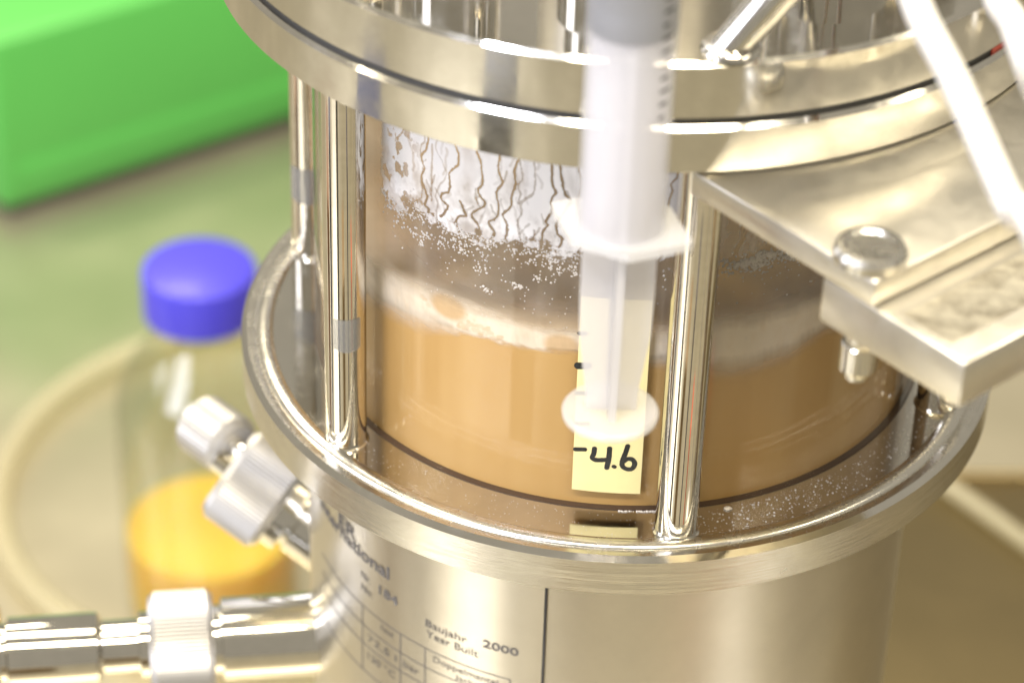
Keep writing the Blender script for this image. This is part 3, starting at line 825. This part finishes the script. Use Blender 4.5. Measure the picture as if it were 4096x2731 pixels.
# ------------------------------------------------------------------ syringe hanging in front
SY = -1.27
gz = on_y(1443, 42, SY); fz = on_y(1430, 520, SY); pzd = on_y(1411, 945, SY)
SX = float((gz[0] + pzd[0]) / 2)
zg, zf, zd = gz[2], fz[2], pzd[2]
RS = 0.0925
syr = thing('syringe', 'milky plastic syringe hanging plunger down in front of the glass', 'syringe', (SX, SY, zd))
ttop = zg + 0.34
lathe('barrel', [(RS, zf), (RS, ttop), (RS - .012, ttop + 0.03), (0.025, ttop + 0.035), (0.02, ttop + .13), (0.012, ttop + .13), (0.014, ttop + .03), (RS - 0.015, ttop + .018), (RS - .010, ttop), (RS - .010, zf)], M['syringe'], syr, n=64, base=(SX, SY, 0), closed=True)
ear = []
hexp = [(0.158, 0.006), (0.066, 0.104), (-0.066, 0.104), (-0.158, 0.006), (-0.158, -0.006), (-0.066, -0.104), (0.066, -0.104), (0.158, -0.006)]
for a_, b_ in zip(hexp, hexp[1:] + hexp[:1]):
    for q in range(6): ear.append((a_[0] + (b_[0] - a_[0]) * q / 6, a_[1] + (b_[1] - a_[1]) * q / 6))
rot = Matrix.Translation((SX, SY, 0)) @ Matrix.Rotation(rad(-22), 4, 'Z')
hole = 0.080
vs_, fs_ = [], []
nE = len(ear)
for z in (zf - 0.010, zf + 0.010):
    for (x, y) in ear: vs_.append(rot @ Vector((x, y, z)))
    for (x, y) in ear:
        l = math.hypot(x, y); vs_.append(rot @ Vector((x / l * hole, y / l * hole, z)))
for i in range(nE):
    j = (i + 1) % nE
    fs_ += [(2 * nE + i, 2 * nE + j, 3 * nE + j, 3 * nE + i), (i, nE + i, nE + j, j), (i, j, 2 * nE + j, 2 * nE + i), (nE + i, 3 * nE + i, 3 * nE + j, nE + j)]
mk('finger_flange', [tuple(v) for v in vs_], fs_, M['collar'], syr, 30)
lathe('rubber_stopper', [(0, zg - 0.02), (0.080, zg - 0.02), (0.0915, zg - .012), (0.0915, zg + .03), (0.086, zg + .04), (0.086, zg + .07), (0.0915, zg + .08), (0.0915, zg + .12), (0.03, zg + .17), (0, zg + .175)], M['rubber'], syr, n=48, base=(SX, SY, 0))
# plunger: cruciform rod that tapers into the thumb disc
prof = [(zg - 0.02, .079), (zd + 0.30, .079), (zd + 0.20, .076), (zd + 0.06, .057), (zd + 0.01, .056)]
for rz in (rad(5), rad(95)):
    cs, sn = math.cos(rz), math.sin(rz); v, f = [], []
    hw = 0.008
    for z, wd in prof:
        for (a, b) in ((-wd, -hw), (wd, -hw), (wd, hw), (-wd, hw)): v.append((SX + a * cs - b * sn, SY + a * sn + b * cs, z))
    for i in range(len(prof) - 1):
        for k in range(4): f.append((i * 4 + k, i * 4 + (k + 1) % 4, i * 4 + 4 + (k + 1) % 4, i * 4 + 4 + k))
    f += [(0, 1, 2, 3), tuple(range(4 * len(prof) - 4, 4 * len(prof)))]
    mk('plunger_rib', v, f, M['plunger'], syr, 30)
lathe('thumb_disc', [(0, -0.012), (0.100, -0.012), (0.106, -0.006), (0.106, 0.004), (0.100, 0.010), (0, 0.010)], M['disc'], syr, n=64, base=(SX, SY, zd))
for k_ in range(12):   # graduations on the side facing right
    z = zf + 0.30 + k_ * 0.030
    wrap_patch('graduation', RS + 0.0004, rad(42), rad(42 + random.choice((10, 14, 20))), z, z + 0.007, M['ink_shadow'], syr, 0.0006, 4, 1, centre=(SX, SY))
tube('syringe_tubing', smooth_path([(SX, SY, ttop + .10), (SX, SY, ttop + .45), (SX - .1, SY + .35, ttop + .8), (SX - .08, -0.78, ttop + .35), (0.74 * math.sin(rad(-6)), -0.74 * math.cos(rad(-6)), ZT + 0.48)], 8), 0.032, M['silicone'], syr, n=14)

# ------------------------------------------------------------------ white tubes at the right
def white_tube(pts, r, label):
    t = tube('silicone_tube', smooth_path(pts, 8), r, M['silicone'], None, n=24)
    tag(t, label, 'tube', 'white tubes crossing in front of the lid')
q0 = at_depth(2085, -60, 0.630); q1 = at_depth(2200, 200, 0.622); q2 = at_depth(2320, 470, 0.614); q3 = at_depth(2470, 800, 0.606)
end = np.array([q3[0] + 1.9, q3[1] + 0.2, ZB + 0.05])
white_tube([np.array([0.45, -0.75, ZT + 0.9]), q0 * 0.6 + 0.4 * np.array([0.45, -0.75, ZT + 0.9]) + np.array([0, 0, 0.05]), q0, q1, q2, q3, q3 * 0.5 + end * 0.5, end], 0.0295, 'thick white silicone tube slanting down across the bracket')
q0 = at_depth(2285, -60, 0.660); q1 = at_depth(2330, 60, 0.655); q2 = at_depth(2385, 210, 0.650); q3 = at_depth(2470, 420, 0.645)
end = np.array([q3[0] + 2.2, q3[1] + 0.5, ZB + 0.05])
white_tube([np.array([0.72, -0.45, ZT + 0.9]), q0 * 0.6 + 0.4 * np.array([0.72, -0.45, ZT + 0.9]) + np.array([0, 0, 0.05]), q0, q1, q2, q3, q3 * 0.5 + end * 0.5, end], 0.031, 'white silicone tube beyond the bracket, nearer the lid edge')

# ------------------------------------------------------------------ bottle with orange medium
BX, BY = -1.697, 3.227
bottle = thing('medium_bottle', 'clear glass bottle with blue screw cap and orange liquid', 'bottle', (BX, BY, ZB))
bz0 = ZB + 0.004
h = lambda mm: bz0 + mm / 116.0
prof = [(0, h(0)), (0.33, h(0)), (0.365, h(4)), (0.371, h(10)), (0.371, h(122)), (0.36, h(132)), (0.32, h(144)), (0.24, h(158)), (0.175, h(169)), (0.165, h(175)), (0.165, h(191))]
lathe('bottle_wall', prof, M['bottleglass'], bottle, n=72, base=(BX, BY, 0), sharp=60)
lathe('orange_liquid', [(0, h(2)), (0.325, h(2)), (0.357, h(6)), (0.362, h(12)), (0.362, h(48)), (0, h(48))], M['orange'], bottle, n=72, base=(BX, BY, 0))
lathe('pouring_ring', [(0.165, h(173)), (0.21, h(175)), (0.21, h(178)), (0.165, h(180))], M['bluecap'] if False else M['bottleglass'], bottle, n=48, base=(BX, BY, 0))
cz = h(204)
capp = [(0, 0), (0.205, 0), (0.226, -0.012), (0.233, -0.03), (0.233, -0.215), (0.215, -0.215), (0.215, -0.05), (0, -0.05)]
lathe('screw_cap', [(r, cz + z) for r, z in capp], M['bluecap'], bottle, n=96, base=(BX, BY, 0))

# ------------------------------------------------------------------ hoses on the bench
cx, cy, rr = -1.55, 4.0, 1.24
pts = []
for a in np.linspace(rad(60), rad(350), 40):
    pts.append((cx + rr * math.cos(a), cy + rr * math.sin(a) * 1.03, ZB + 0.056))
hose = tube('hose_loop', pts + [(0.0, 3.7, ZB + .056), (0.6, 3.9, ZB + .056)], 0.058, M['hose'], None, n=16)
tag(hose, 'pale yellow hose lying in a wide loop round the bottle on the bench', 'hose')
a0 = on_z(2150, 1098, ZB + .062); a1 = on_z(2262, 1175, ZB + .062); a2 = on_z(2400, 1275, ZB + 0.062)
b0 = a0 + (a0 - a1) * 1.6
h2 = tube('bench_hose', smooth_path([b0, a0, a1, a2, a2 + (a2 - a1) * 2], 6), 0.040, M['hose'], None, n=16)
tag(h2, 'pale straight hose on the bench behind the vessel, leading off to the right', 'hose')

# ------------------------------------------------------------------ dark tray added to darken the bench behind the vessel at the right
tray = thing('added_dark_tray', 'dark brown shallow tray added to darken the bench behind the vessel', 'tray', (3.0, 3.0, ZB))
M['tray'] = steel('brown_enamel', base=(0.30, 0.24, 0.13), rough=0.42, var=0.1, smudge=12)
prism('tray_floor', [(0.55, 0.2), (6.5, 0.2), (6.5, 4.75), (0.55, 4.35)], ZB + 0.002, ZB + 0.016, M['tray'], tray, bev=0.004)
for a_, b_ in (((0.55, 0.2), (6.5, 0.2)), ((6.5, 0.2), (6.5, 4.75)), ((6.5, 4.75), (0.55, 4.35)), ((0.55, 4.35), (0.55, 0.2))):
    tube('tray_rim', [(*a_, ZB + 0.022), (*b_, ZB + 0.022)], 0.02, M['tray'], tray, n=10)

# ------------------------------------------------------------------ green instrument behind
g0 = on_z(8, 492, ZB + 0.06); g1 = on_z(670, 276, ZB + .06)
dx = (g1 - g0)[:2] / np.linalg.norm((g1 - g0)[:2]); dy = np.array([-dx[1], dx[0]])
HG = min(np.linspace(0.6, 2, 300), key=lambda t: abs(1365.5 - FPX * np.dot(g0 + np.array([0, 0, t]) - CAM_O, UP) / np.dot(g0 + np.array([0, 0, t]) - CAM_O, fw) - 100 * KV))
gb = thing('green_instrument', 'bright green metal instrument case on the bench in the background', 'instrument', (*(g0[:2] + dx * 1.6 + dy), ZB))
def gp(a, b): return tuple(g0[:2] + dx * a + dy * b)
prism('case', [gp(0, 0), gp(3.4, 0), gp(3.4, 2.4), gp(0, 2.4)], ZB + 0.07, ZB + 0.06 + HG, M['green'], gb, bev=0.05, seg=3)
prism('base_strip', [gp(.06, .05), gp(3.34, .05), gp(3.34, 2.34), gp(.06, 2.34)], ZB + 0.002, ZB + 0.072, M['darkbase'], gb, bev=0.01)  # dark block below the green case
prism('front_rail', [gp(.10, -0.005), gp(3.3, -0.005), gp(3.3, 0.0), gp(.10, 0.0)], ZB + 0.20, ZB + 0.33, M['green'], gb, bev=0.002)

# ------------------------------------------------------------------ unseen cases added in front to make bands in the polished steel
def reflection_case(az, r, wx, wy, hz, col, label, turn=0):
    a = rad(az); c = np.array([r * math.sin(a), -r * math.cos(a)])
    t = thing('added_reflection_case', label, 'case', (c[0], c[1], ZB))
    m = plain('case_plastic', col, 0.5, var=0.06, vscale=20)
    xf = Matrix.Translation((c[0], c[1], 0)) @ Matrix.Rotation(a + rad(turn), 4, 'Z')
    prism('case_body', [(-wx, -wy), (wx, -wy), (wx, wy), (-wx, wy)], ZB + 0.002, ZB + hz * 0.82, m, t, bev=0.03, xf=xf)
    prism('case_lid', [(-wx - .02, -wy - .02), (wx + .02, -wy - .02), (wx + .02, wy + .02), (-wx - .02, wy + .02)], ZB + hz * 0.825, ZB + hz, m, t, bev=0.03, xf=xf)
reflection_case(-31, 5.3, 0.36, 0.3, 2.7, (0.10, 0.10, 0.10), 'charcoal lidded case added out of view for a dark band in the lid')
reflection_case(-8, 5.2, 0.42, 0.3, 1.5, (0.20, 0.14, 0.07), 'ochre lidded case on the bench in line with the label')
reflection_case(-66, 5.0, 0.30, 0.4, 2.5, (0.03, 0.035, 0.08), 'navy lidded case added out of view beside the drain pipe for a dark blue band in the steel')
reflection_case(-80, 5.2, 0.55, 0.4, 2.0, (0.20, 0.11, 0.06), 'brown lidded case added out of view beyond the drain pipe for a brown band in the steel')
reflection_case(14, 5.0, 0.14, 0.3, 2.0, (0.02, 0.02, 0.05), 'slim dark blue lidded case added out of view for a thin dark stripe in line with the middle rod')
reflection_case(32, 4.6, 0.10, 0.2, 1.5, (0.60, 0.07, 0.03), 'narrow red lidded case added out of view for a red stripe in the lower flange')
reflection_case(74, 5.2, 0.7, 0.4, 1.8, (0.13, 0.095, 0.05), 'dark tan lidded case on the bench beyond the red one')
sheet = prism('added_paper_sheet', [(r * math.sin(rad(a)), -r * math.cos(rad(a))) for r, a in ((5.8, 43), (5.8, 54), (2.2, 55), (2.2, 42))], ZB + 0.004, ZB + 0.010, plain('white_paper', (0.86, 0.85, 0.82), 0.6), None, bev=0)  # unseen sheet added so the jacket reflects a pale band
tag(sheet, 'white paper sheet added out of view to make a pale band in the jacket', 'paper')
